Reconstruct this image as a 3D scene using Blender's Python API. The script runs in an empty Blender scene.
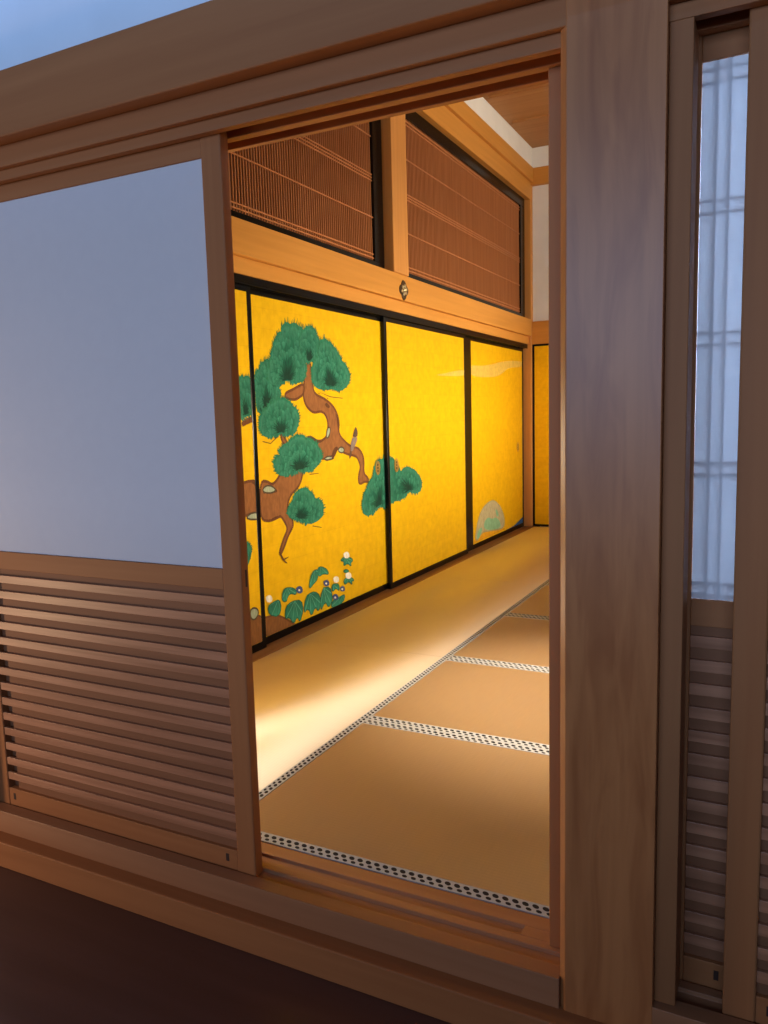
import bpy, bmesh, math, random
from mathutils import Vector, Matrix

random.seed(7)
scene = bpy.context.scene
COL = scene.collection

# ------------------------------------------------------------------ camera
PITCH, YAW, ROLL, FPX = 0.120235, -0.470960, -0.0266496, 782.64
cy, sy, cp, sp = math.cos(YAW), math.sin(YAW), math.cos(PITCH), math.sin(PITCH)
fw = Vector((sy * cp, cy * cp, -sp))
rt = Vector((cy, -sy, 0))
up = rt.cross(fw)
c_, s_ = math.cos(ROLL), math.sin(ROLL)
rt, up = c_ * rt + s_ * up, -s_ * rt + c_ * up
cam_d = bpy.data.cameras.new('camera')
cam_d.sensor_fit = 'HORIZONTAL'
cam_d.sensor_width = 36.0
cam_d.lens = FPX / 768 * 36.0
cam_d.clip_start = 0.02
cam = bpy.data.objects.new('camera', cam_d)
COL.objects.link(cam)
cam.matrix_world = Matrix(((rt.x, up.x, -fw.x, 0), (rt.y, up.y, -fw.y, 0), (rt.z, up.z, -fw.z, 1.257), (0, 0, 0, 1)))
scene.camera = cam

# ------------------------------------------------------------------ light and exposure
vs = scene.view_settings
vs.view_transform = 'Standard'
vs.look = 'None'
vs.gamma = 1.0
vs.use_curve_mapping = False
vs.exposure = 0.0

world = bpy.data.worlds.new('world')
scene.world = world
world.use_nodes = True
bg = world.node_tree.nodes['Background']
bg.inputs['Color'].default_value = (0.42, 0.55, 1.0, 1)
bg.inputs['Strength'].default_value = 0.05

def area(name, loc, target, sx, sy, power, color, spread=180):
    d = bpy.data.lights.new(name, 'AREA')
    d.shape = 'RECTANGLE'
    d.size, d.size_y = sx, sy
    d.energy = power
    d.color = color
    d.spread = math.radians(spread)
    o = bpy.data.objects.new(name, d)
    COL.objects.link(o)
    o.location = loc
    o.rotation_euler = (Vector(target) - Vector(loc)).to_track_quat('-Z', 'Y').to_euler()
    return o

def spot(name, loc, target, power, color, angle, blend, radius):
    d = bpy.data.lights.new(name, 'SPOT')
    d.energy = power
    d.color = color
    d.spot_size = math.radians(angle)
    d.spot_blend = blend
    d.shadow_soft_size = radius
    o = bpy.data.objects.new(name, d)
    COL.objects.link(o)
    o.location = loc
    o.rotation_euler = (Vector(target) - Vector(loc)).to_track_quat('-Z', 'Y').to_euler()
    return o

def point(name, loc, power, color, radius):
    d = bpy.data.lights.new(name, 'POINT')
    d.energy = power
    d.color = color
    d.shadow_soft_size = radius
    o = bpy.data.objects.new(name, d)
    COL.objects.link(o)
    o.location = loc
    return o

# corridor: cool daylight from the openings across the corridor, warm lamp low on the left
area('daylight_window', (-1.0, -6.0, 2.3), (-0.9, 1.6, 1.6), 8.0, 2.2, 315, (0.45, 0.625, 1.0))
area('upper_wall_fill', (-1.5, -0.3, 3.7), (-1.5, 1.6, 3.4), 4.5, 0.3, 44, (0.16, 0.42, 1.0), 70)  # added blue fill for the plaster above the beam, no cove behind it
area('corridor_lamp', (-3.5, 0.5, 0.35), (-2.2, 1.6, 0.15), 0.35, 0.35, 15, (1.0, 0.66, 0.38))
area('paper_backlight_fill', (0.5, 2.62, 1.5), (0.5, 1.7, 1.3), 1.2, 1.6, 135, (0.42, 0.62, 1.0))  # added cool fill that backlights the right paper screens
# room: tall lamp behind the left door, warm ceiling spot, light from the right side, added upper fill
point('room_lamp', (-2.38, 1.92, 1.10), 29, (1.0, 0.93, 0.78), 0.16)
point('room_lamp_low', (-2.36, 1.93, 0.42), 12, (1.0, 0.93, 0.78), 0.12)
spot('ceiling_spot', (-0.6, 3.4, 3.95), (-0.75, 3.35, 0), 1450, (1.0, 0.82, 0.55), 34, 1.0, 0.15)
area('room_side_light', (1.6, 5.6, 1.15), (-2.5, 5.6, 1.2), 5.0, 0.25, 52, (1.0, 0.84, 0.58), 50)
area('room_upper_fill', (0.9, 5.8, 2.5), (-2.3, 6.6, 3.5), 3.0, 0.4, 40, (1.0, 0.86, 0.66), 110)  # added fill to lift the dim upper room, not a lamp

# ------------------------------------------------------------------ materials
def srgb(r, g, b):
    f = lambda u: ((u / 255 + 0.055) / 1.055) ** 2.4 if u > 10 else u / 255 / 12.92
    return (f(r), f(g), f(b), 1)

def base_mat(name, color, rough=0.6, spec=0.5, metallic=0.0):
    m = bpy.data.materials.new(name)
    m.use_nodes = True
    p = m.node_tree.nodes['Principled BSDF']
    p.inputs['Base Color'].default_value = color
    p.inputs['Roughness'].default_value = rough
    p.inputs['Specular IOR Level'].default_value = spec
    p.inputs['Metallic'].default_value = metallic
    return m

def noise_mat(name, c1, c2, scale=(1, 1, 1), nscale=8.0, detail=6.0, rough=0.6, spec=0.4, lo=0.35, hi=0.65, bump=0.0, distort=0.0):
    m = base_mat(name, c1, rough, spec)
    nt = m.node_tree
    n, l = nt.nodes, nt.links
    p = n['Principled BSDF']
    tc = n.new('ShaderNodeTexCoord')
    mp = n.new('ShaderNodeMapping')
    mp.inputs['Scale'].default_value = scale
    no = n.new('ShaderNodeTexNoise')
    no.inputs['Scale'].default_value = nscale
    no.inputs['Detail'].default_value = detail
    no.inputs['Distortion'].default_value = distort
    cr = n.new('ShaderNodeValToRGB')
    cr.color_ramp.elements[0].position = lo
    cr.color_ramp.elements[1].position = hi
    cr.color_ramp.elements[0].color = c1
    cr.color_ramp.elements[1].color = c2
    l.new(tc.outputs['Object'], mp.inputs['Vector'])
    l.new(mp.outputs['Vector'], no.inputs['Vector'])
    l.new(no.outputs['Fac'], cr.inputs['Fac'])
    l.new(cr.outputs['Color'], p.inputs['Base Color'])
    if bump:
        b = n.new('ShaderNodeBump')
        b.inputs['Strength'].default_value = bump
        b.inputs['Distance'].default_value = 0.002
        l.new(no.outputs['Fac'], b.inputs['Height'])
        l.new(b.outputs['Normal'], p.inputs['Normal'])
    return m

def wood(name, c1, c2, axis, rough=0.55, fine=1.0, spec=0.2, distort=0.6):
    s = [26.0 * fine] * 3
    s['xyz'.index(axis)] = 1.1 * fine
    return noise_mat(name, c1, c2, s, 1.0, 8.0, rough, spec, 0.3, 0.72, 0.05, distort)

W1, W2 = (0.42, 0.168, 0.060, 1), (0.36, 0.137, 0.048, 1)
wood_x = wood('cypress_along_wall', W1, W2, 'x')
wood_sill = wood('pale_sill_wood', (0.40, 0.188, 0.088, 1), (0.34, 0.15, 0.068, 1), 'x', 0.4, 1.0, 0.3)  # slightly paler and less orange than the other corridor wood
threshold_wood = wood('dark_threshold_wood', (0.24, 0.11, 0.04, 1), (0.19, 0.085, 0.03, 1), 'y')
wood_y = wood('cypress_into_room', (0.60, 0.27, 0.055, 1), (0.52, 0.225, 0.042, 1), 'y')
wood_z = wood('cypress_upright', W1, W2, 'z')
wood_in_x = wood('cypress_far_beam', (0.60, 0.27, 0.055, 1), (0.52, 0.225, 0.042, 1), 'x')
wood_in_z = wood('cypress_pillar', (0.62, 0.28, 0.075, 1), (0.54, 0.23, 0.058, 1), 'z')
wood_slat = wood('cypress_slat', (0.54, 0.25, 0.13, 1), (0.34, 0.145, 0.07, 1), 'x', 0.4, 1.6, 0.35)
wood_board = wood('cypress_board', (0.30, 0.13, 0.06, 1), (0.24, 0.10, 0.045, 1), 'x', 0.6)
peg_slot_dark = base_mat('dark_peg_and_slot_shade', (0.05, 0.022, 0.013, 1), 0.6)
lattice_wood = wood('lattice_wood', (0.54, 0.205, 0.075, 1), (0.43, 0.155, 0.052, 1), 'z', 0.6)
shade_backing = wood('painted_dim_backing', (0.05, 0.014, 0.008, 1), (0.04, 0.011, 0.006, 1), 'z')  # near-black colour stands in for the dimness of the next room
ceiling_wood = wood('ceiling_board', (0.42, 0.20, 0.07, 1), (0.34, 0.15, 0.05, 1), 'x')
lacquer = base_mat('black_lacquer', (0.003, 0.0028, 0.003, 1), 0.22, 0.22)
plaster = noise_mat('white_plaster', (0.80, 0.79, 0.76, 1), (0.76, 0.75, 0.72, 1), (1, 1, 1), 5, 3, 0.9, 0.1)
floor_mat = noise_mat('dark_lacquered_floor', (0.115, 0.052, 0.040, 1), (0.092, 0.040, 0.030, 1), (1, 14, 14), 1.0, 4, 0.38, 0.5)

def post_material():
    m = wood('flamed_cypress_post', (0.54, 0.215, 0.070, 1), (0.43, 0.165, 0.052, 1), 'z', 0.34, 0.5, 0.45, 1.6)
    n, l = m.node_tree.nodes, m.node_tree.links
    p = n['Principled BSDF']
    src = p.inputs['Base Color'].links[0].from_socket
    tc = n.new('ShaderNodeTexCoord')
    mp = n.new('ShaderNodeMapping')
    mp.inputs['Scale'].default_value = (22, 22, 3.2)
    no = n.new('ShaderNodeTexNoise')
    no.inputs['Scale'].default_value = 1.0
    no.inputs['Detail'].default_value = 3.0
    no.inputs['Distortion'].default_value = 0.8
    cr = n.new('ShaderNodeValToRGB')
    cr.color_ramp.elements[0].position, cr.color_ramp.elements[1].position = 0.42, 0.66
    cr.color_ramp.elements[0].color = (1, 1, 1, 1)
    cr.color_ramp.elements[1].color = (0.70, 0.60, 0.55, 1)
    mx = n.new('ShaderNodeMix')
    mx.data_type = 'RGBA'
    mx.blend_type = 'MULTIPLY'
    mx.inputs[0].default_value = 0.75
    l.new(tc.outputs['Object'], mp.inputs['Vector'])
    l.new(mp.outputs['Vector'], no.inputs['Vector'])
    l.new(no.outputs['Fac'], cr.inputs['Fac'])
    l.new(src, mx.inputs[6])
    l.new(cr.outputs['Color'], mx.inputs[7])
    l.new(mx.outputs[2], p.inputs['Base Color'])
    return m
post_mat = post_material()

def paper_material():
    m = bpy.data.materials.new('washi_paper')
    m.use_nodes = True
    n, l = m.node_tree.nodes, m.node_tree.links
    n.remove(n['Principled BSDF'])
    out = n['Material Output']
    d = n.new('ShaderNodeBsdfDiffuse')
    t = n.new('ShaderNodeBsdfTranslucent')
    tc = n.new('ShaderNodeTexCoord')
    no = n.new('ShaderNodeTexNoise')
    no.inputs['Scale'].default_value = 30
    no.inputs['Detail'].default_value = 5
    cr = n.new('ShaderNodeValToRGB')
    cr.color_ramp.elements[0].color = (0.78, 0.78, 0.79, 1)
    cr.color_ramp.elements[1].color = (0.83, 0.83, 0.83, 1)
    l.new(tc.outputs['Object'], no.inputs['Vector'])
    l.new(no.outputs['Fac'], cr.inputs['Fac'])
    l.new(cr.outputs['Color'], d.inputs['Color'])
    t.inputs['Color'].default_value = (0.8, 0.8, 0.8, 1)
    mx = n.new('ShaderNodeMixShader')
    mx.inputs[0].default_value = 0.24
    l.new(d.outputs[0], mx.inputs[1])
    l.new(t.outputs[0], mx.inputs[2])
    l.new(mx.outputs[0], out.inputs['Surface'])
    return m
paper = paper_material()

def gold_material():
    m = base_mat('gold_leaf', (0.86, 0.50, 0.012, 1), 0.42, 0.1, 0.35)
    n, l = m.node_tree.nodes, m.node_tree.links
    p = n['Principled BSDF']
    tc = n.new('ShaderNodeTexCoord')
    sx = n.new('ShaderNodeSeparateXYZ')
    l.new(tc.outputs['Object'], sx.inputs[0])
    cb = n.new('ShaderNodeCombineXYZ')
    l.new(sx.outputs['Y'], cb.inputs['X'])
    l.new(sx.outputs['Z'], cb.inputs['Y'])
    br = n.new('ShaderNodeTexBrick')           # the squares of leaf
    br.offset = 0.0
    br.inputs['Scale'].default_value = 1.0
    br.inputs['Brick Width'].default_value = 0.11
    br.inputs['Row Height'].default_value = 0.11
    br.inputs['Mortar Size'].default_value = 0.0022
    br.inputs['Mortar Smooth'].default_value = 0.6
    br.inputs['Color1'].default_value = (0.93, 0.57, 0.010, 1)
    br.inputs['Color2'].default_value = (0.90, 0.54, 0.010, 1)
    br.inputs['Mortar'].default_value = (0.86, 0.50, 0.012, 1)
    l.new(cb.outputs[0], br.inputs['Vector'])
    no = n.new('ShaderNodeTexNoise')
    no.inputs['Scale'].default_value = 22
    no.inputs['Detail'].default_value = 6
    cr = n.new('ShaderNodeValToRGB')
    cr.color_ramp.elements[0].position, cr.color_ramp.elements[1].position = 0.3, 0.7
    cr.color_ramp.elements[0].color = (0.88, 0.84, 0.8, 1)
    cr.color_ramp.elements[1].color = (1, 1, 1, 1)
    l.new(tc.outputs['Object'], no.inputs['Vector'])
    l.new(no.outputs['Fac'], cr.inputs['Fac'])
    mx = n.new('ShaderNodeMix')
    mx.data_type = 'RGBA'
    mx.blend_type = 'MULTIPLY'
    mx.inputs[0].default_value = 1.0
    l.new(br.outputs['Color'], mx.inputs[6])
    l.new(cr.outputs['Color'], mx.inputs[7])
    l.new(mx.outputs[2], p.inputs['Base Color'])
    return m
gold = gold_material()

def tatami_material(name, axis, c1, c2):
    """rushes run across the mat; ribs run along `axis`; anisotropic sheen along the rushes"""
    m = base_mat(name, c1, 0.7, 0.1)
    n, l = m.node_tree.nodes, m.node_tree.links
    p = n['Principled BSDF']
    tc = n.new('ShaderNodeTexCoord')
    wv = n.new('ShaderNodeTexWave')
    wv.wave_type = 'BANDS'
    wv.bands_direction = 'X' if axis == 'y' else 'Y'
    wv.inputs['Scale'].default_value = 0.314 / 0.0135
    wv.inputs['Distortion'].default_value = 0.0
    l.new(tc.outputs['Object'], wv.inputs['Vector'])
    mp = n.new('ShaderNodeMapping')
    mp.inputs['Scale'].default_value = (9, 260, 1) if axis == 'y' else (260, 9, 1)
    no = n.new('ShaderNodeTexNoise')
    no.inputs['Scale'].default_value = 1.0
    no.inputs['Detail'].default_value = 4
    l.new(tc.outputs['Object'], mp.inputs['Vector'])
    l.new(mp.outputs['Vector'], no.inputs['Vector'])
    cr = n.new('ShaderNodeValToRGB')
    cr.color_ramp.elements[0].position, cr.color_ramp.elements[1].position = 0.3, 0.7
    cr.color_ramp.elements[0].color = c1
    cr.color_ramp.elements[1].color = c2
    l.new(no.outputs['Fac'], cr.inputs['Fac'])
    rib = n.new('ShaderNodeValToRGB')
    rib.color_ramp.elements[0].position, rib.color_ramp.elements[1].position = 0.0, 0.35
    rib.color_ramp.elements[0].color = (0.88, 0.86, 0.83, 1)
    rib.color_ramp.elements[1].color = (1, 1, 1, 1)
    l.new(wv.outputs['Fac'], rib.inputs['Fac'])
    mx = n.new('ShaderNodeMix')
    mx.data_type = 'RGBA'
    mx.blend_type = 'MULTIPLY'
    mx.inputs[0].default_value = 1.0
    l.new(cr.outputs['Color'], mx.inputs[6])
    l.new(rib.outputs['Color'], mx.inputs[7])
    l.new(mx.outputs[2], p.inputs['Base Color'])
    b = n.new('ShaderNodeBump')
    b.inputs['Strength'].default_value = 0.25
    b.inputs['Distance'].default_value = 0.001
    l.new(wv.outputs['Fac'], b.inputs['Height'])
    l.new(b.outputs['Normal'], p.inputs['Normal'])
    tg = n.new('ShaderNodeTangent')
    tg.direction_type = 'UV_MAP'
    tg.uv_map = 'weave'
    l.new(tg.outputs[0], p.inputs['Tangent'])
    gl = n.new('ShaderNodeBsdfAnisotropic')
    gl.distribution = 'GGX'
    gl.inputs['Color'].default_value = (1.0, 0.95, 0.80, 1)
    gl.inputs['Roughness'].default_value = 0.60
    gl.inputs['Anisotropy'].default_value = ANISO
    l.new(tg.outputs[0], gl.inputs['Tangent'])
    ms = n.new('ShaderNodeMixShader')
    ms.inputs[0].default_value = 0.40
    l.new(p.outputs[0], ms.inputs[1])
    l.new(gl.outputs[0], ms.inputs[2])
    l.new(ms.outputs[0], n['Material Output'].inputs['Surface'])
    return m
ANISO = 0.86
T1, T2 = (0.47, 0.30, 0.165, 1), (0.41, 0.255, 0.135, 1)
tatami_y = tatami_material('rush_mat_lengthwise', 'y', T1, T2)
tatami_x = tatami_material('rush_mat_crosswise', 'x', T1, T2)

def border_material(name, axis):
    """white brocade edging with two staggered rows of black figures; UV: u along (m), v across 0..1"""
    m = base_mat(name, (0.44, 0.45, 0.48, 1), 0.8, 0.2)
    n, l = m.node_tree.nodes, m.node_tree.links
    p = n['Principled BSDF']
    uv = n.new('ShaderNodeUVMap')
    uv.uv_map = 'weave'
    s = n.new('ShaderNodeSeparateXYZ')
    l.new(uv.outputs[0], s.inputs[0])
    def M(op, a, b=None):
        k = n.new('ShaderNodeMath')
        k.operation = op
        for i, x in enumerate((a, b)):
            if x is None:
                continue
            if isinstance(x, (int, float)):
                k.inputs[i].default_value = x
            else:
                l.new(x, k.inputs[i])
        return k.outputs[0]
    masks = []
    for vc, off, ru, rv in ((0.66, 0.0, 0.33, 0.19), (0.26, 0.5, 0.29, 0.14)):
        fu = M('FRACT', M('ADD', M('DIVIDE', s.outputs['X'], 0.027), off))
        du = M('DIVIDE', M('ADD', M('SUBTRACT', fu, 0.5), M('MULTIPLY', M('SUBTRACT', s.outputs['Y'], vc), 0.6)), ru)
        dv = M('DIVIDE', M('SUBTRACT', s.outputs['Y'], vc), rv)
        masks.append(M('LESS_THAN', M('ADD', M('MULTIPLY', du, du), M('MULTIPLY', dv, dv)), 1.0))
    mask = M('MAXIMUM', masks[0], masks[1])
    mx = n.new('ShaderNodeMix')
    mx.data_type = 'RGBA'
    l.new(mask, mx.inputs[0])
    mx.inputs[6].default_value = (0.44, 0.45, 0.48, 1)
    mx.inputs[7].default_value = (0.02, 0.017, 0.02, 1)
    l.new(mx.outputs[2], p.inputs['Base Color'])
    return m
border_mat = border_material('brocade_edging', 'x')

def pigment_material():
    m = base_mat('mineral_pigment', (0.5, 0.5, 0.5, 1), 0.75, 0.2)
    n, l = m.node_tree.nodes, m.node_tree.links
    p = n['Principled BSDF']
    at = n.new('ShaderNodeVertexColor')
    at.layer_name = 'pigment'
    tc = n.new('ShaderNodeTexCoord')
    mp = n.new('ShaderNodeMapping')
    mp.inputs['Scale'].default_value = (1, 70, 26)
    no = n.new('ShaderNodeTexNoise')
    no.inputs['Scale'].default_value = 1.0
    no.inputs['Detail'].default_value = 4
    cr = n.new('ShaderNodeValToRGB')
    cr.color_ramp.elements[0].position, cr.color_ramp.elements[1].position = 0.33, 0.68
    cr.color_ramp.elements[0].color = (0.8, 0.8, 0.8, 1)
    cr.color_ramp.elements[1].color = (1.15, 1.18, 1.18, 1)
    mx = n.new('ShaderNodeMix')
    mx.data_type = 'RGBA'
    mx.blend_type = 'MULTIPLY'
    mx.inputs[0].default_value = 1.0
    l.new(tc.outputs['Object'], mp.inputs['Vector'])
    l.new(mp.outputs['Vector'], no.inputs['Vector'])
    l.new(no.outputs['Fac'], cr.inputs['Fac'])
    l.new(at.outputs['Color'], mx.inputs[6])
    l.new(cr.outputs['Color'], mx.inputs[7])
    l.new(mx.outputs[2], p.inputs['Base Color'])
    return m
pigment = pigment_material()
brass = base_mat('old_gilt_metal', (0.75, 0.52, 0.16, 1), 0.35, 0.5, 0.9)
bronze = base_mat('dark_bronze', (0.09, 0.05, 0.02, 1), 0.4, 0.5, 0.6)
gilt_pale = base_mat('bright_gilt', (0.85, 0.70, 0.42, 1), 0.3, 0.5, 0.9)

# ------------------------------------------------------------------ helpers
def link(name, bm, mats, parent=None, bevel=0.0):
    bmesh.ops.recalc_face_normals(bm, faces=bm.faces[:])
    me = bpy.data.meshes.new(name)
    bm.to_mesh(me)
    bm.free()
    for m in (mats if isinstance(mats, (list, tuple)) else [mats]):
        me.materials.append(m)
    o = bpy.data.objects.new(name, me)
    COL.objects.link(o)
    if parent:
        o.parent = parent
    if bevel:
        b = o.modifiers.new('bevel', 'BEVEL')
        b.width = bevel
        b.segments = 2
        b.limit_method = 'ANGLE'
    return o

def add_box(bm, x0, x1, y0, y1, z0, z1, mi=0):
    vs_ = [bm.verts.new((x, y, z)) for z in (z0, z1) for y in (y0, y1) for x in (x0, x1)]
    for f in ((0, 2, 3, 1), (4, 5, 7, 6), (0, 1, 5, 4), (2, 6, 7, 3), (0, 4, 6, 2), (1, 3, 7, 5)):
        bm.faces.new([vs_[i] for i in f]).material_index = mi

def box(name, x0, x1, y0, y1, z0, z1, mat, parent=None, bevel=0.0):
    bm = bmesh.new()
    add_box(bm, x0, x1, y0, y1, z0, z1)
    return link(name, bm, mat, parent, bevel)

def add_prism(bm, pts, axis, a0, a1):
    """closed profile pts (in the two other axes, cyclic order) swept along axis"""
    def P(q, a):
        return {'x': (a, q[0], q[1]), 'y': (q[0], a, q[1]), 'z': (q[0], q[1], a)}[axis]
    A = [bm.verts.new(P(q, a0)) for q in pts]
    Bv = [bm.verts.new(P(q, a1)) for q in pts]
    n = len(pts)
    bm.faces.new(A)
    bm.faces.new(Bv[::-1])
    for i in range(n):
        bm.faces.new((A[i], A[(i + 1) % n], Bv[(i + 1) % n], Bv[i]))

def struct(o, label, cat):
    o['kind'] = 'structure'
    o['label'] = label
    o['category'] = cat
    return o

def thing(name, label, cat, loc, group=None):
    o = bpy.data.objects.new(name, None)
    o.empty_display_size = 0.1
    COL.objects.link(o)
    o.location = loc
    o['label'] = label
    o['category'] = cat
    o['kind'] = 'thing'
    if group:
        o['group'] = group
    return o

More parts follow.
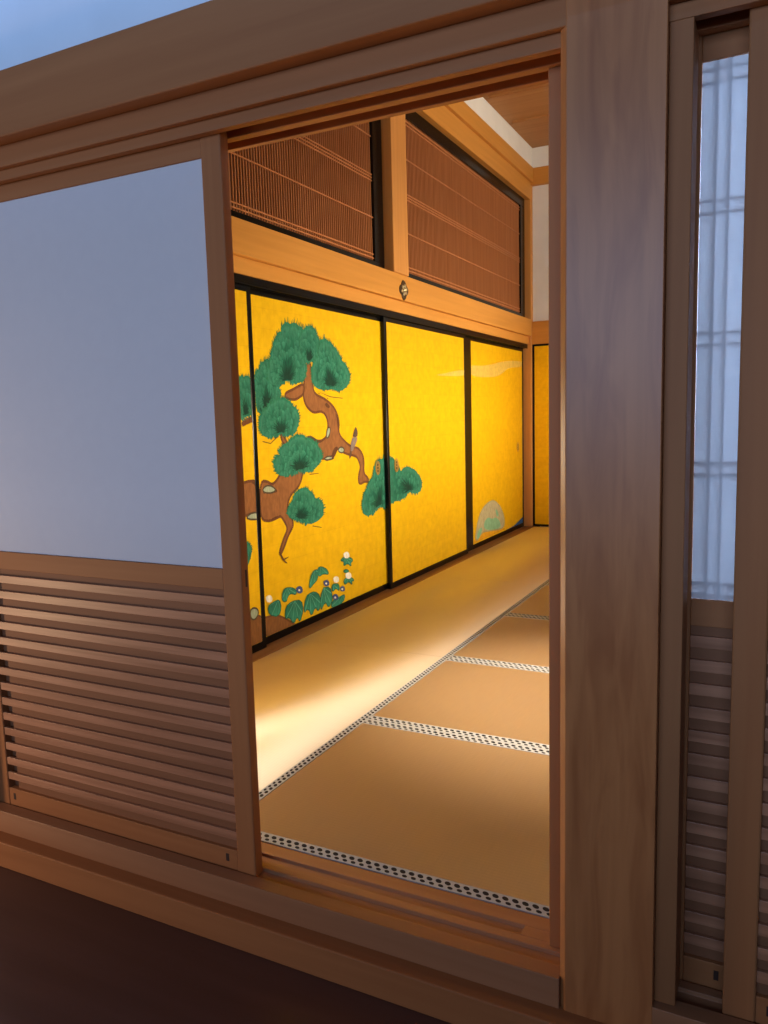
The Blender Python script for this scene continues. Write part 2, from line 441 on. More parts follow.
def keep_world(parent):
    """children were modelled in world coordinates: shift them under the parent"""
    loc = parent.location
    for ch in parent.children:
        ch.location = -loc
    return parent
PAINT = {
 2: [
  ('ground', [(3.497, 0.161), (3.554, 0.153), (3.623, 0.151), (3.711, 0.111), (3.792, 0.061), (3.865, 0.012), (3.523, 0.01)]),
  ('bark', [(3.536, 0.924), (3.602, 0.921), (3.649, 0.894), (3.7, 0.918), (3.733, 0.95), (3.839, 0.989), (3.989, 0.979), (3.95, 0.886), (3.892, 0.843), (3.837, 0.825), (3.791, 0.765), (3.808, 0.71), (3.847, 0.663), (3.844, 0.628), (3.788, 0.584), (3.753, 0.534), (3.708, 0.486), (3.685, 0.49), (3.739, 0.572), (3.791, 0.625), (3.758, 0.671), (3.725, 0.708), (3.701, 0.705), (3.604, 0.691), (3.52, 0.717)]),
  ('bark_dark', [(3.55, 0.853), (3.59, 0.883), (3.668, 0.881), (3.705, 0.855), (3.675, 0.846), (3.607, 0.853)]),
  ('lichen', [(3.551, 0.875), (3.591, 0.897), (3.649, 0.889), (3.686, 0.862), (3.646, 0.849), (3.578, 0.856)]),
  ('bark_dark', [(3.614, 0.693), (3.645, 0.709), (3.685, 0.713), (3.694, 0.706)]),
  ('bark', [(4.059, 1.6), (4.107, 1.602), (4.122, 1.48), (4.13, 1.411), (4.268, 1.381), (4.382, 1.325), (4.434, 1.235), (4.409, 1.158), (4.532, 1.085), (4.603, 1.065), (4.672, 1.056), (4.727, 1.019), (4.753, 0.969), (4.74, 0.874), (4.804, 0.844), (4.814, 0.812), (4.744, 0.821), (4.699, 0.808), (4.663, 0.818), (4.668, 0.872), (4.701, 0.925), (4.674, 0.974), (4.641, 1.003), (4.512, 1.023), (4.441, 1.047), (4.39, 1.069), (4.362, 1.025), (4.211, 1.002), (4.131, 1.038), (4.018, 1.146), (4.081, 1.153), (4.16, 1.117), (4.251, 1.134), (4.282, 1.177), (4.289, 1.25), (4.233, 1.309), (4.122, 1.295), (4.07, 1.317), (4.032, 1.345), (4.014, 1.385), (4.01, 1.421)]),
  ('bark', [(4.025, 1.474), (3.947, 1.449), (3.899, 1.433), (3.839, 1.418), (3.811, 1.4), (3.836, 1.378), (3.92, 1.373), (3.964, 1.388), (4.02, 1.409)]),
  ('bark_dark', [(4.254, 1.35), (4.278, 1.36), (4.32, 1.338), (4.307, 1.322), (4.27, 1.332)]),
  ('bark_dark', [(4.381, 1.306), (4.431, 1.235), (4.41, 1.165), (4.404, 1.236)]),
  ('bark_dark', [(4.018, 1.146), (4.081, 1.152), (4.16, 1.117), (4.251, 1.132), (4.171, 1.104), (4.091, 1.131)]),
  ('lichen', [(4.403, 1.062), (4.443, 1.076), (4.487, 1.058), (4.466, 1.032), (4.408, 1.042)]),
  ('lichen', [(4.224, 1.011), (4.274, 1.023), (4.336, 1.017), (4.348, 1.003), (4.248, 0.997)]),
  ('lichen', [(4.257, 1.138), (4.274, 1.2), (4.311, 1.206), (4.309, 1.168), (4.282, 1.137)]),
  ('bark_dark', [(4.339, 1.065), (4.391, 1.082), (4.403, 1.062), (4.348, 1.007), (4.31, 1.002)]),
  ('bark', [(3.745, 1.179), (3.78, 1.178), (3.808, 1.136), (3.827, 1.118), (3.785, 1.108)]),
  ('tuft', (3.625, 1.343), [(3.538, 1.305), (3.529, 1.397), (3.53, 1.504), (3.565, 1.538), (3.615, 1.583), (3.682, 1.592), (3.747, 1.54), (3.783, 1.485), (3.759, 1.439), (3.776, 1.4), (3.743, 1.36), (3.681, 1.315), (3.602, 1.293)]),
  ('tuft', (3.844, 1.492), [(3.782, 1.479), (3.731, 1.455), (3.672, 1.459), (3.637, 1.502), (3.661, 1.558), (3.684, 1.609), (3.706, 1.654), (3.74, 1.717), (3.803, 1.761), (3.816, 1.796), (3.899, 1.812), (3.994, 1.806), (4.035, 1.775), (4.008, 1.697), (4.025, 1.634), (4.055, 1.588), (4.052, 1.54), (4.026, 1.492), (3.948, 1.472), (3.885, 1.482)]),
  ('tuft', (4.091, 1.613), [(4.024, 1.616), (3.995, 1.667), (3.988, 1.725), (4.013, 1.773), (4.048, 1.793), (4.094, 1.815), (4.161, 1.809), (4.193, 1.77), (4.225, 1.724), (4.21, 1.668), (4.172, 1.624), (4.101, 1.599), (4.056, 1.6)]),
  ('tuft', (4.329, 1.476), [(4.266, 1.437), (4.182, 1.442), (4.126, 1.471), (4.107, 1.525), (4.123, 1.585), (4.185, 1.649), (4.201, 1.71), (4.251, 1.75), (4.323, 1.743), (4.383, 1.716), (4.444, 1.676), (4.492, 1.628), (4.568, 1.58), (4.591, 1.522), (4.548, 1.469), (4.466, 1.435), (4.377, 1.446)]),
  ('tuft', (3.761, 1.195), [(3.71, 1.18), (3.669, 1.164), (3.602, 1.166), (3.557, 1.195), (3.547, 1.239), (3.565, 1.294), (3.624, 1.332), (3.685, 1.365), (3.765, 1.383), (3.836, 1.372), (3.896, 1.338), (3.947, 1.302), (3.954, 1.249), (3.906, 1.18), (3.831, 1.164), (3.79, 1.177)]),
  ('tuft', (3.945, 0.97), [(3.943, 0.952), (3.875, 0.946), (3.778, 0.932), (3.712, 0.948), (3.676, 0.992), (3.675, 1.04), (3.731, 1.062), (3.74, 1.099), (3.817, 1.125), (3.89, 1.16), (3.948, 1.169), (4.02, 1.15), (4.111, 1.125), (4.158, 1.089), (4.202, 1.036), (4.175, 0.992), (4.11, 0.957), (4.025, 0.94)]),
  ('tuft', (3.913, 0.679), [(3.932, 0.648), (3.833, 0.677), (3.78, 0.717), (3.8, 0.752), (3.84, 0.779), (3.88, 0.83), (3.972, 0.85), (4.035, 0.829), (4.1, 0.774), (4.181, 0.742), (4.192, 0.682), (4.162, 0.641), (4.049, 0.618), (3.957, 0.638)]),
  ('tuft', (4.96, 0.641), [(4.88, 0.602), (4.814, 0.576), (4.738, 0.589), (4.702, 0.623), (4.708, 0.709), (4.764, 0.768), (4.863, 0.847), (4.916, 0.938), (5.011, 0.962), (5.089, 0.942), (5.096, 0.766), (5.086, 0.598), (4.974, 0.618)]),
  ('bird_dark', [(4.65, 1.198), (4.669, 1.164), (4.663, 1.13), (4.594, 1.133), (4.609, 1.156), (4.632, 1.195)]),
  ('bird', [(4.594, 1.133), (4.663, 1.13), (4.653, 1.104), (4.614, 1.06), (4.58, 1.033), (4.558, 1.048), (4.57, 1.088)]),
  ('bird_dark', [(4.58, 1.033), (4.557, 0.991), (4.538, 0.992), (4.558, 1.048)]),
  ('leaf', [(3.549, 0.214), (3.608, 0.227), (3.669, 0.229), (3.685, 0.174), (3.651, 0.131), (3.564, 0.162)]),
  ('leaf', [(3.693, 0.214), (3.702, 0.266), (3.734, 0.283), (3.797, 0.273), (3.849, 0.246), (3.844, 0.217), (3.784, 0.242), (3.751, 0.225), (3.739, 0.198)]),
  ('leaf', [(3.726, 0.171), (3.801, 0.19), (3.896, 0.175), (3.916, 0.111), (3.871, 0.039), (3.848, 0.087), (3.802, 0.047), (3.763, 0.102), (3.715, 0.099)]),
  ('leaf', [(3.944, 0.183), (4.014, 0.199), (4.083, 0.182), (4.127, 0.123), (4.086, 0.054), (4.053, 0.101), (4.002, 0.046), (3.973, 0.108), (3.914, 0.085)]),
  ('leaf', [(3.986, 0.221), (4.003, 0.289), (4.046, 0.328), (4.104, 0.324), (4.094, 0.265), (4.04, 0.244)]),
  ('leaf', [(4.093, 0.335), (4.141, 0.336), (4.208, 0.305), (4.23, 0.267), (4.162, 0.287), (4.101, 0.276)]),
  ('leaf', [(4.132, 0.199), (4.236, 0.188), (4.263, 0.119), (4.248, 0.083), (4.208, 0.053), (4.174, 0.106), (4.103, 0.049)]),
  ('leaf', [(4.255, 0.187), (4.293, 0.196), (4.35, 0.181), (4.354, 0.133), (4.31, 0.162), (4.264, 0.145)]),
  ('leaf', [(4.248, 0.09), (4.337, 0.083), (4.415, 0.102), (4.423, 0.071), (4.388, 0.049), (4.322, 0.04), (4.245, 0.044)]),
  ('leaf', [(4.373, 0.33), (4.421, 0.348), (4.501, 0.334), (4.554, 0.305), (4.512, 0.292), (4.524, 0.265), (4.471, 0.299), (4.417, 0.285), (4.426, 0.32)]),
  ('leaf', [(4.408, 0.256), (4.455, 0.261), (4.495, 0.237), (4.44, 0.237)]),
  ('leaf', [(4.41, 0.189), (4.452, 0.207), (4.519, 0.194), (4.559, 0.162), (4.518, 0.167), (4.529, 0.137), (4.477, 0.175), (4.428, 0.158)]),
  ('white', [(4.501, 0.348), (4.495, 0.334), (4.467, 0.331), (4.438, 0.339), (4.425, 0.353), (4.42, 0.37), (4.443, 0.378), (4.471, 0.376), (4.492, 0.364)]),
  ('white', [(4.519, 0.205), (4.514, 0.191), (4.485, 0.188), (4.455, 0.197), (4.442, 0.212), (4.437, 0.228), (4.461, 0.236), (4.489, 0.233), (4.511, 0.221)]),
  ('white', [(4.353, 0.211), (4.348, 0.198), (4.321, 0.195), (4.294, 0.204), (4.282, 0.217), (4.278, 0.233), (4.3, 0.24), (4.325, 0.238), (4.345, 0.226)]),
  ('white', [(3.599, 0.249), (3.594, 0.235), (3.571, 0.233), (3.548, 0.241), (3.538, 0.255), (3.534, 0.27), (3.553, 0.278), (3.575, 0.276), (3.592, 0.264)]),
  ('blue', [(3.917, 0.234), (3.912, 0.22), (3.886, 0.217), (3.859, 0.226), (3.847, 0.241), (3.843, 0.257), (3.865, 0.265), (3.89, 0.263), (3.909, 0.251)]),
  ('white', [(3.888, 0.238), (3.885, 0.233), (3.875, 0.234), (3.867, 0.239), (3.869, 0.245), (3.875, 0.247), (3.884, 0.244)]),
  ('blue', [(4.229, 0.212), (4.224, 0.199), (4.199, 0.197), (4.173, 0.205), (4.161, 0.218), (4.157, 0.234), (4.178, 0.241), (4.203, 0.238), (4.222, 0.227)]),
  ('white', [(4.202, 0.215), (4.198, 0.21), (4.187, 0.211), (4.178, 0.217), (4.18, 0.222), (4.188, 0.225), (4.198, 0.221)]),
  ('blue', [(4.427, 0.133), (4.422, 0.121), (4.398, 0.12), (4.374, 0.127), (4.363, 0.14), (4.359, 0.154), (4.379, 0.16), (4.402, 0.158), (4.42, 0.147)]),
  ('white', [(4.402, 0.136), (4.398, 0.131), (4.387, 0.132), (4.377, 0.138), (4.379, 0.144), (4.387, 0.146), (4.398, 0.142)]),
  ('blue', [(4.335, 0.097), (4.33, 0.084), (4.305, 0.083), (4.279, 0.091), (4.267, 0.105), (4.263, 0.12), (4.284, 0.127), (4.308, 0.124), (4.328, 0.112)]),
  ('white', [(4.308, 0.1), (4.304, 0.095), (4.293, 0.096), (4.283, 0.102), (4.285, 0.108), (4.293, 0.111), (4.304, 0.107)]),
  ('twig', [(3.688, 0.492), (3.708, 0.488), (3.736, 0.448), (3.766, 0.425), (3.75, 0.426), (3.716, 0.452)]),
  ('twig', [(3.727, 0.456), (3.779, 0.462), (3.779, 0.458), (3.736, 0.448)]),
  ('twig', [(4.158, 1.429), (4.324, 1.398), (4.476, 1.39), (4.476, 1.386), (4.324, 1.393)]),
  ('twig', [(3.572, 1.145), (3.647, 1.131), (3.709, 1.163), (3.718, 1.16), (3.647, 1.126), (3.572, 1.14)]),
  ('twig', [(4.042, 0.927), (4.146, 0.925), (4.146, 0.921), (4.042, 0.922)]),
  ('twig', [(4.054, 0.608), (4.158, 0.584), (4.158, 0.58), (4.054, 0.603)]),
 ],
 1: [
  ('ground', [(3.313, 0.214), (3.366, 0.207), (3.42, 0.197), (3.512, 0.16), (3.496, -0.049), (3.303, -0.032)]),
  ('lichen', [(3.35, 0.233), (3.369, 0.25), (3.414, 0.24), (3.43, 0.208), (3.391, 0.178), (3.356, 0.193)]),
  ('bark', [(3.3, 0.926), (3.343, 0.933), (3.405, 0.938), (3.514, 0.929), (3.516, 0.718), (3.446, 0.766), (3.373, 0.758), (3.303, 0.756)]),
  ('lichen', [(3.354, 0.736), (3.383, 0.763), (3.455, 0.765), (3.5, 0.754), (3.498, 0.721)]),
  ('bark_dark', [(3.405, 0.933), (3.513, 0.926), (3.511, 0.891), (3.457, 0.906)]),
  ('bark', [(3.36, 1.253), (3.458, 1.278), (3.475, 1.262), (3.403, 1.249), (3.358, 1.232)]),
  ('tuft', (3.398, 1.299), [(3.326, 1.259), (3.318, 1.367), (3.334, 1.47), (3.352, 1.483), (3.394, 1.491), (3.448, 1.486), (3.478, 1.419), (3.478, 1.301), (3.405, 1.281)]),
  ('tuft', (3.285, 0.529), [(3.296, 0.656), (3.345, 0.619), (3.383, 0.594), (3.391, 0.56), (3.362, 0.502), (3.343, 0.487), (3.283, 0.492)]),
 ],
 3: [
  ('tuft', (5.409, 0.708), [(5.415, 0.684), (5.353, 0.667), (5.281, 0.641), (5.157, 0.639), (5.06, 0.624), (5.054, 0.806), (5.071, 0.957), (5.105, 0.96), (5.166, 0.946), (5.199, 0.869), (5.257, 0.84), (5.346, 0.881), (5.463, 0.865), (5.576, 0.816), (5.653, 0.743), (5.628, 0.672), (5.528, 0.661)]),
  ('mist', [(5.947, 1.588), (6.171, 1.609), (6.375, 1.637), (6.665, 1.662), (6.662, 1.605), (6.148, 1.587)]),
 ],
 4: [
  ('mist', [(6.822, 1.711), (7.143, 1.716), (7.461, 1.745), (7.724, 1.783), (8.037, 1.814), (8.523, 1.828), (8.522, 1.768), (7.967, 1.738), (7.834, 1.687), (7.641, 1.635), (7.223, 1.611), (6.818, 1.616)]),
  ('ochre', [(6.893, 0.076), (6.977, 0.13), (7.146, 0.13), (7.351, 0.111), (7.793, 0.075), (7.826, 0.06), (6.892, 0.052)]),
  ('mound', [(6.95, 0.149), (7.001, 0.255), (7.125, 0.355), (7.321, 0.4), (7.475, 0.403), (7.637, 0.339), (7.764, 0.247), (7.821, 0.149), (7.793, 0.072), (7.363, 0.106), (7.117, 0.132), (6.994, 0.06), (6.921, 0.091)]),
  ('pale_green', [(7.178, 0.219), (7.296, 0.254), (7.415, 0.218), (7.539, 0.223), (7.664, 0.166), (7.694, 0.089), (7.351, 0.113), (7.175, 0.151)]),
  ('pale_green', [(6.963, 0.113), (7.034, 0.17), (7.119, 0.178), (7.117, 0.134), (7.002, 0.068)]),
  ('pale_green', [(7.51, 0.298), (7.572, 0.301), (7.634, 0.222), (7.57, 0.219)]),
  ('blue', [(7.858, 0.007), (8.137, 0.052), (8.509, 0.108), (8.567, 0.105), (8.565, -0.032)]),
 ],
}

# ------------------------------------------------------------------ setting: corridor side
YF = 1.600                                   # front plane of the posts
struct(box('floor', -5.5, 3.6, -4.2, 1.60, -0.26, -0.16, floor_mat), 'dark polished corridor floor in front of the step', 'floor')
bm = bmesh.new()
add_box(bm, -5.5, 3.6, 1.552, 1.80, -0.16, -0.073)
struct(link('trim_1', bm, wood_x, None, 0.004), 'long low wooden step board along the corridor floor', 'step')

def sill(name, x0, x1, plug, label):
    bm = bmesh.new()
    g = -0.010
    pts = [(1.60, -0.073), (1.60, 0), (1.644, 0), (1.644, g), (1.686, g), (1.686, 0), (1.712, 0), (1.712, g), (1.750, g), (1.750, 0), (1.799, 0), (1.799, -0.073)]
    add_prism(bm, pts, 'x', x0, x1)
    if plug:
        add_box(bm, plug[0], plug[1], 1.7121, 1.7499, g, 0.0)
    return struct(link(name, bm, wood_sill, None, 0.0015), label, 'sill')
sill('trim_2', -4.3, -0.4075, (-0.530, -0.4076), 'grooved wooden sill under the open doorway')
sill('trim_3', -0.2085, 0.968, None, 'grooved wooden sill right of the wide post')

def kamoi(name, x0, x1, label):
    bm = bmesh.new()
    b, t, g = 1.967, 2.06, 1.990
    pts = [(1.622, t), (1.622, b), (1.645, b), (1.645, g), (1.687, g), (1.687, b), (1.713, b), (1.713, g), (1.755, g), (1.755, b), (1.772, b), (1.772, t)]
    add_prism(bm, pts, 'x', x0, x1)
    return struct(link(name, bm, wood_x, None, 0.0012), label, 'lintel')
kamoi('trim_4', -4.3, -0.4075, 'grooved lintel above the open doorway')
kamoi('trim_5', -0.2085, 0.968, 'grooved lintel right of the wide post')
struct(box('trim_6', -4.3, -0.3925, YF + 0.0005, 1.621, 1.995, 2.0595, wood_x, None, 0.002), 'narrow board under the big beam above the doorway', 'board')
struct(box('trim_7', -0.2085, 0.968, YF + 0.0005, 1.621, 1.995, 2.0595, wood_x, None, 0.002), 'narrow board under the big beam right of the post', 'board')
struct(box('trim_8', -5.5, 3.6, 1.550, 1.5995, 2.050, 2.2195, wood_x, None, 0.004), 'big horizontal wooden beam above the doorway', 'beam')
bm = bmesh.new()
add_prism(bm, [(-0.408, 1.614), (-0.394, 1.600), (-0.208, 1.600), (-0.208, 1.80), (-0.408, 1.80)], 'z', -0.0729, 4.1)
struct(link('trim_9', bm, post_mat, None, 0.0015), 'wide flame-grained wooden post right of the open doorway', 'post')
struct(box('trim_10', 0.969, 1.17, 1.60, 1.80, -0.0729, 4.1, wood_z, None, 0.004), 'wooden post at the right end of the right bay', 'post')
struct(box('trim_11', -0.456, -0.4085, 1.700, 1.799, 0.0, 1.967, wood_z, None, 0.002), 'thin jamb strip on the left side of the wide post', 'jamb')
struct(box('trim_12', -0.2075, -0.165, 1.622, 1.706, 0.0, 1.967, wood_z, None, 0.002), 'jamb strip on the right side of the wide post', 'jamb')
struct(box('trim_13', -2.56, -2.352, 1.60, 1.80, 0.0, 1.967, wood_z, None, 0.004), 'corner post left of the sliding door', 'post')
bm = bmesh.new()
for a, b_ in ((-5.5, -0.409), (-0.2075, 0.9685), (1.171, 3.6)):
    add_box(bm, a, b_, 1.63, 1.771, 2.061, 4.1)
add_box(bm, -5.5, -2.561, 1.63, 1.771, 0.0, 1.9665)
add_box(bm, 1.171, 3.6, 1.63, 1.771, -0.0725, 2.061)
struct(link('wall_front', bm, plaster), 'white plaster wall above the big beam', 'wall')

# ------------------------------------------------------------------ setting: inside the room
XW, YB, ZC = -2.53, 8.50, 4.045
struct(box('floor_room', -2.44, 3.3, 1.80, 8.719, -0.30, -0.055, tatami_x), 'floor bed under the tatami mats', 'floor')
struct(box('floor_side', 0.431, 3.3, 1.801, 8.719, -0.0549, -0.001, tatami_x), 'straw matted floor at the right side of the room', 'floor')
struct(box('trim_14', -2.70, -2.442, 1.801, 8.719, -0.10, 0.0, threshold_wood, None, 0.001), 'wooden threshold under the painted doors', 'sill')
struct(box('wall_left', -2.86, -2.80, 1.801, 8.9, -0.1, 4.2, shade_backing), 'dark painted backing for the dim next room behind the lattices', 'wall')
struct(box('wall_right', 3.3, 3.4, 1.60, 8.72, -0.3, 4.2, plaster), 'pale plaster wall on the unseen right side', 'wall')
struct(box('wall_back', -2.86, 3.4, 8.72, 8.82, -0.3, 4.2, plaster), 'pale plaster wall at the far end of the room', 'wall')
bm = bmesh.new()  # added unseen box keeping the cool backlight behind the right screens
add_box(bm, -0.212, -0.172, 1.801, 2.73, -0.05, 2.06)
add_box(bm, -0.172, 1.20, 2.69, 2.73, -0.05, 2.06)
add_box(bm, 1.16, 1.20, 1.801, 2.69, -0.05, 2.06)
add_box(bm, -0.212, 1.20, 1.801, 2.73, 2.0605, 2.10)
struct(link('wall_backlight_box', bm, plaster), 'added unseen box around the backlight behind the right paper doors', 'wall')
# unseen waist high wall, added to cut daylight on the lower front
struct(box('wall_daylight_block', -5.5, 3.6, -2.35, -2.20, -0.16, 1.12, wood_x), 'added unseen waist high wall blocking low daylight across the corridor', 'wall')
# black lacquered track above the painted doors, thin lipped strips
bm = bmesh.new()
add_box(bm, -2.64, -2.512, 1.80, YB, 1.972, 2.008)
for xk in (-2.512, -2.545, -2.578):
    add_box(bm, xk - 0.010, xk, 1.80, YB, 1.963, 1.9721)
struct(link('trim_15', bm, lacquer, None, 0.001), 'black lacquered track above the painted doors', 'track')
struct(box('trim_16', -2.64, -2.500, 1.80, YB, 2.0085, 2.092, wood_y, None, 0.002), 'orange wooden lintel above the painted doors', 'lintel')
struct(box('trim_17', -2.62, -2.470, 1.80, YB, 2.0925, 2.272, wood_y, None, 0.004), 'broad orange beam below the lattice panels', 'beam')
struct(box('trim_18', -2.66, -2.46, 5.09, 5.335, 2.2725, 3.56, wood_in_z, None, 0.004), 'short wooden post between the two lattice panels', 'post')
struct(box('trim_19', -2.66, -2.472, 8.50, 8.719, 0.0, 3.90, wood_in_z, None, 0.004), 'wooden corner pillar at the far end of the painted wall', 'post')
bm = bmesh.new()
add_box(bm, -2.66, -2.47, 1.80, 8.50, 3.525, 3.70)
add_box(bm, -2.66, -2.44, 1.80, 8.50, 3.70, 3.845)
struct(link('trim_20', bm, wood_y, None, 0.004), 'stepped wooden beam above the lattice panels', 'beam')
struct(box('trim_21', -2.66, -2.452, 1.80, 8.50, 3.8455, 4.20, plaster), 'white plaster frieze above the left beam', 'frieze')
struct(box('trim_22', -2.471, 3.3, 8.53, 8.7195, 2.008, 2.252, wood_in_x, None, 0.004), 'wooden beam across the far wall', 'beam')
struct(box('trim_23', -2.471, 3.3, 8.5005, 8.7195, 3.675, 3.8445, wood_in_x, None, 0.004), 'upper wooden beam across the far wall', 'beam')
struct(box('trim_24', -2.4515, 3.3, 8.4995, 8.7195, 3.8455, 4.20, plaster), 'white plaster frieze above the far beam', 'frieze')
struct(box('wall_far', -2.471, 3.3, 8.57, 8.7195, 2.2525, 3.6745, plaster), 'white plaster panel of the far wall', 'wall')
bm = bmesh.new()
add_box(bm, -2.45, 3.3, 1.771, 8.50, ZC, 4.2)
yy = 2.2
while yy < 8.3:
    add_box(bm, -2.40, 3.3, yy, yy + 0.06, ZC - 0.022, ZC + 0.001)
    yy += 0.68
struct(link('ceiling', bm, ceiling_wood), 'wooden board ceiling with battens', 'ceiling')

# ------------------------------------------------------------------ paper screen doors
def shoji(label, x0, x1, y0, loc_note=None, left_gap=True, pegs=None):
    y1 = y0 + 0.034
    zb, zt = -0.009, 1.981
    t = thing('paper_sliding_screen', label, 'sliding screen', ((x0 + x1) / 2, (y0 + y1) / 2, zb), 'paper sliding doors along the corridor')
    sw = 0.063
    for a, b_ in ((x0, x0 + sw), (x1 - sw, x1)):
        st = box('stile', a, b_, y0, y1, zb, zt, wood_z, t, 0.004)
    xa, xb = x0 + sw, x1 - sw
    box('top_rail', xa, xb, y0 + 0.002, y1 - 0.002, 1.922, zt, wood_x, t, 0.0015)
    box('middle_rail', xa, xb, y0 + 0.002, y1 - 0.002, 0.806, 0.863, wood_x, t, 0.0015)
    br = box('bottom_rail', xa, xb, y0 + 0.002, y1 - 0.002, zb, 0.056, wood_x, t, 0.0015)
    for px in (pegs or (xa + 0.020, xb - 0.040)):
        box('peg', px, px + 0.010, y0 + 0.0012, y0 + 0.006, 0.018, 0.040, peg_slot_dark, br)
    pp = box('paper', xa + 0.0005, xb - 0.0005, y0 + 0.008, y0 + 0.009, 0.8635, 1.9215, paper, t)
    # lattice strips on the room side of the paper
    bm = bmesh.new()
    ya, yb = y0 + 0.0092, y0 + 0.0225
    xs = [xa + 0.028, xa + 0.052]
    n = 4
    for i in range(1, n):
        xs += [xa + (xb - xa) * i / n - 0.012, xa + (xb - xa) * i / n + 0.012]
    xs += [xb - 0.052, xb - 0.028]
    for q in xs:
        add_box(bm, q - 0.002, q + 0.002, ya, yb, 0.8632, 1.9218)
    for zc in (0.886, 1.136, 1.396, 1.650, 1.893):
        for dz in (-0.012, 0.012):
            add_box(bm, xa, xb, ya + 0.0006, yb - 0.0006, zc + dz - 0.002, zc + dz + 0.002)
    link('lattice', bm, wood_x, t)
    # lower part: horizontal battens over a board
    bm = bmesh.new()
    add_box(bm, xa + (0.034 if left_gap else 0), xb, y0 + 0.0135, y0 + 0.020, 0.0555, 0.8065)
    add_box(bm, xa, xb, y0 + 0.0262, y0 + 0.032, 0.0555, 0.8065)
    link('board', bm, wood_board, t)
    bm = bmesh.new()
    pitch = (0.7845 - 0.0595) / 14
    for i in range(14):
        ztop = 0.7845 - pitch * i
        add_box(bm, xa, xb, y0 + 0.003, y0 + 0.0134, ztop - 0.0255, ztop)
    link('slat_panel', bm, wood_slat, t, 0.0012)
    return keep_world(t)

d = shoji('wide paper sliding door with slatted lower half left of the open doorway', -2.345, -1.270, 1.6485)
st = [c for c in d.children if c.name.startswith('stile')][1]
sl = box('finger_slot', -1.2712, -1.2694, 1.6655, 1.6725, 0.815, 0.862, peg_slot_dark, st)  # solid dark block stands in for the shade inside the slot
shoji('second paper sliding door stacked directly behind the wide left one', -2.345, -1.400, 1.7155, left_gap=False)
shoji('recessed paper sliding door just right of the wide post, partly behind another door', -0.222, 0.80, 1.7155, left_gap=False, pegs=(-0.097, 0.70))
shoji('front paper sliding door at the right edge, its stile overlapping the recessed door', -0.075, 0.966, 1.6485, left_gap=False)

# ------------------------------------------------------------------ tatami mats
def uvmap(bm, fn):
    lay = bm.loops.layers.uv.new('weave')
    for f in bm.faces:
        for lp in f.loops:
            lp[lay].uv = fn(lp.vert.co)

def tatami(label, x0, x1, y0, y1, axis, borders, group):
    g = 0.0012
    x0, x1, y0, y1 = x0 + g, x1 - g, y0 + g, y1 - g
    t = thing('tatami_mat', label, 'tatami mat', ((x0 + x1) / 2, (y0 + y1) / 2, -0.055), group)
    bm = bmesh.new()
    add_box(bm, x0, x1, y0, y1, -0.0548, -0.001)
    uvmap(bm, (lambda c: (c.x, c.y)) if axis == 'y' else (lambda c: (c.y, -c.x)))
    link('rush_surface', bm, tatami_y if axis == 'y' else tatami_x, t)
    w = 0.043
    for side in borders:
        bm = bmesh.new()
        if axis == 'y':
            a = x0 - 0.0004 if side < 0 else x1 - 0.036
            b_ = x0 + 0.036 if side < 0 else x1 + 0.0004
            add_box(bm, a, b_, y0 - 0.0002, y1 + 0.0002, -0.012, 0.0005)
            uvmap(bm, lambda c, a=a, b_=b_: (c.y, (c.x - a) / (b_ - a)))
        else:
            a = y0 - 0.0004 if side < 0 else y1 - w
            b_ = y0 + w if side < 0 else y1 + 0.0004
            add_box(bm, x0 - 0.0002, x1 + 0.0002, a, b_, -0.012, 0.0005)
            uvmap(bm, lambda c, a=a, b_=b_: (c.x, (c.y - a) / (b_ - a)))
        link('brocade_border', bm, border_mat, t)
    return keep_world(t)

XB = -1.517
ordn = ['nearest the doorway, brightly lit', 'second from the doorway', 'third from the doorway', 'at the far end']
ys = [1.803, 3.690, 5.600, 7.510, 8.498]
for i in range(4):
    tatami('long tatami mat beside the painted doors, ' + ordn[i], -2.441, XB, ys[i], ys[i + 1], 'y', (1,), 'tatami mats along the painted doors')
ys = [1.803, 2.775, 3.685, 4.655, 5.615, 6.560, 7.500, 8.498]
names = ['tatami mat just inside the door sill with a patterned border along its front',
         'tatami mat in the second row from the sill', 'tatami mat in the third row from the sill',
         'small visible tatami mat in the fourth row from the sill', 'tatami mat in the fifth row, mostly behind the jamb',
         'tatami mat in the sixth row, behind the post', 'tatami mat in the last row by the far wall']
for i in range(7):
    tatami(names[i], XB, 0.43 if i else -0.215, ys[i], ys[i + 1], 'x', (-1, 1), 'tatami mats laid across the room')

# ------------------------------------------------------------------ painted sliding doors
COLS = {'bark': (0.24, 0.092, 0.030), 'bark_dark': (0.10, 0.035, 0.014), 'lichen': (0.30, 0.34, 0.25), 'ground': (0.22, 0.085, 0.025),
        'leaf': (0.028, 0.19, 0.12), 'white': (0.80, 0.74, 0.66), 'blue': (0.045, 0.06, 0.17), 'bird': (0.22, 0.16, 0.14), 'bird_dark': (0.10, 0.055, 0.035),
        'twig': (0.12, 0.05, 0.02), 'mist': (0.64, 0.41, 0.07), 'mound': (0.44, 0.37, 0.21), 'pale_green': (0.24, 0.44, 0.26), 'blue_hill': (0.03, 0.10, 0.30),
        'ochre': (0.72, 0.33, 0.01)}
COLS['blue'] = (0.05, 0.07, 0.19)

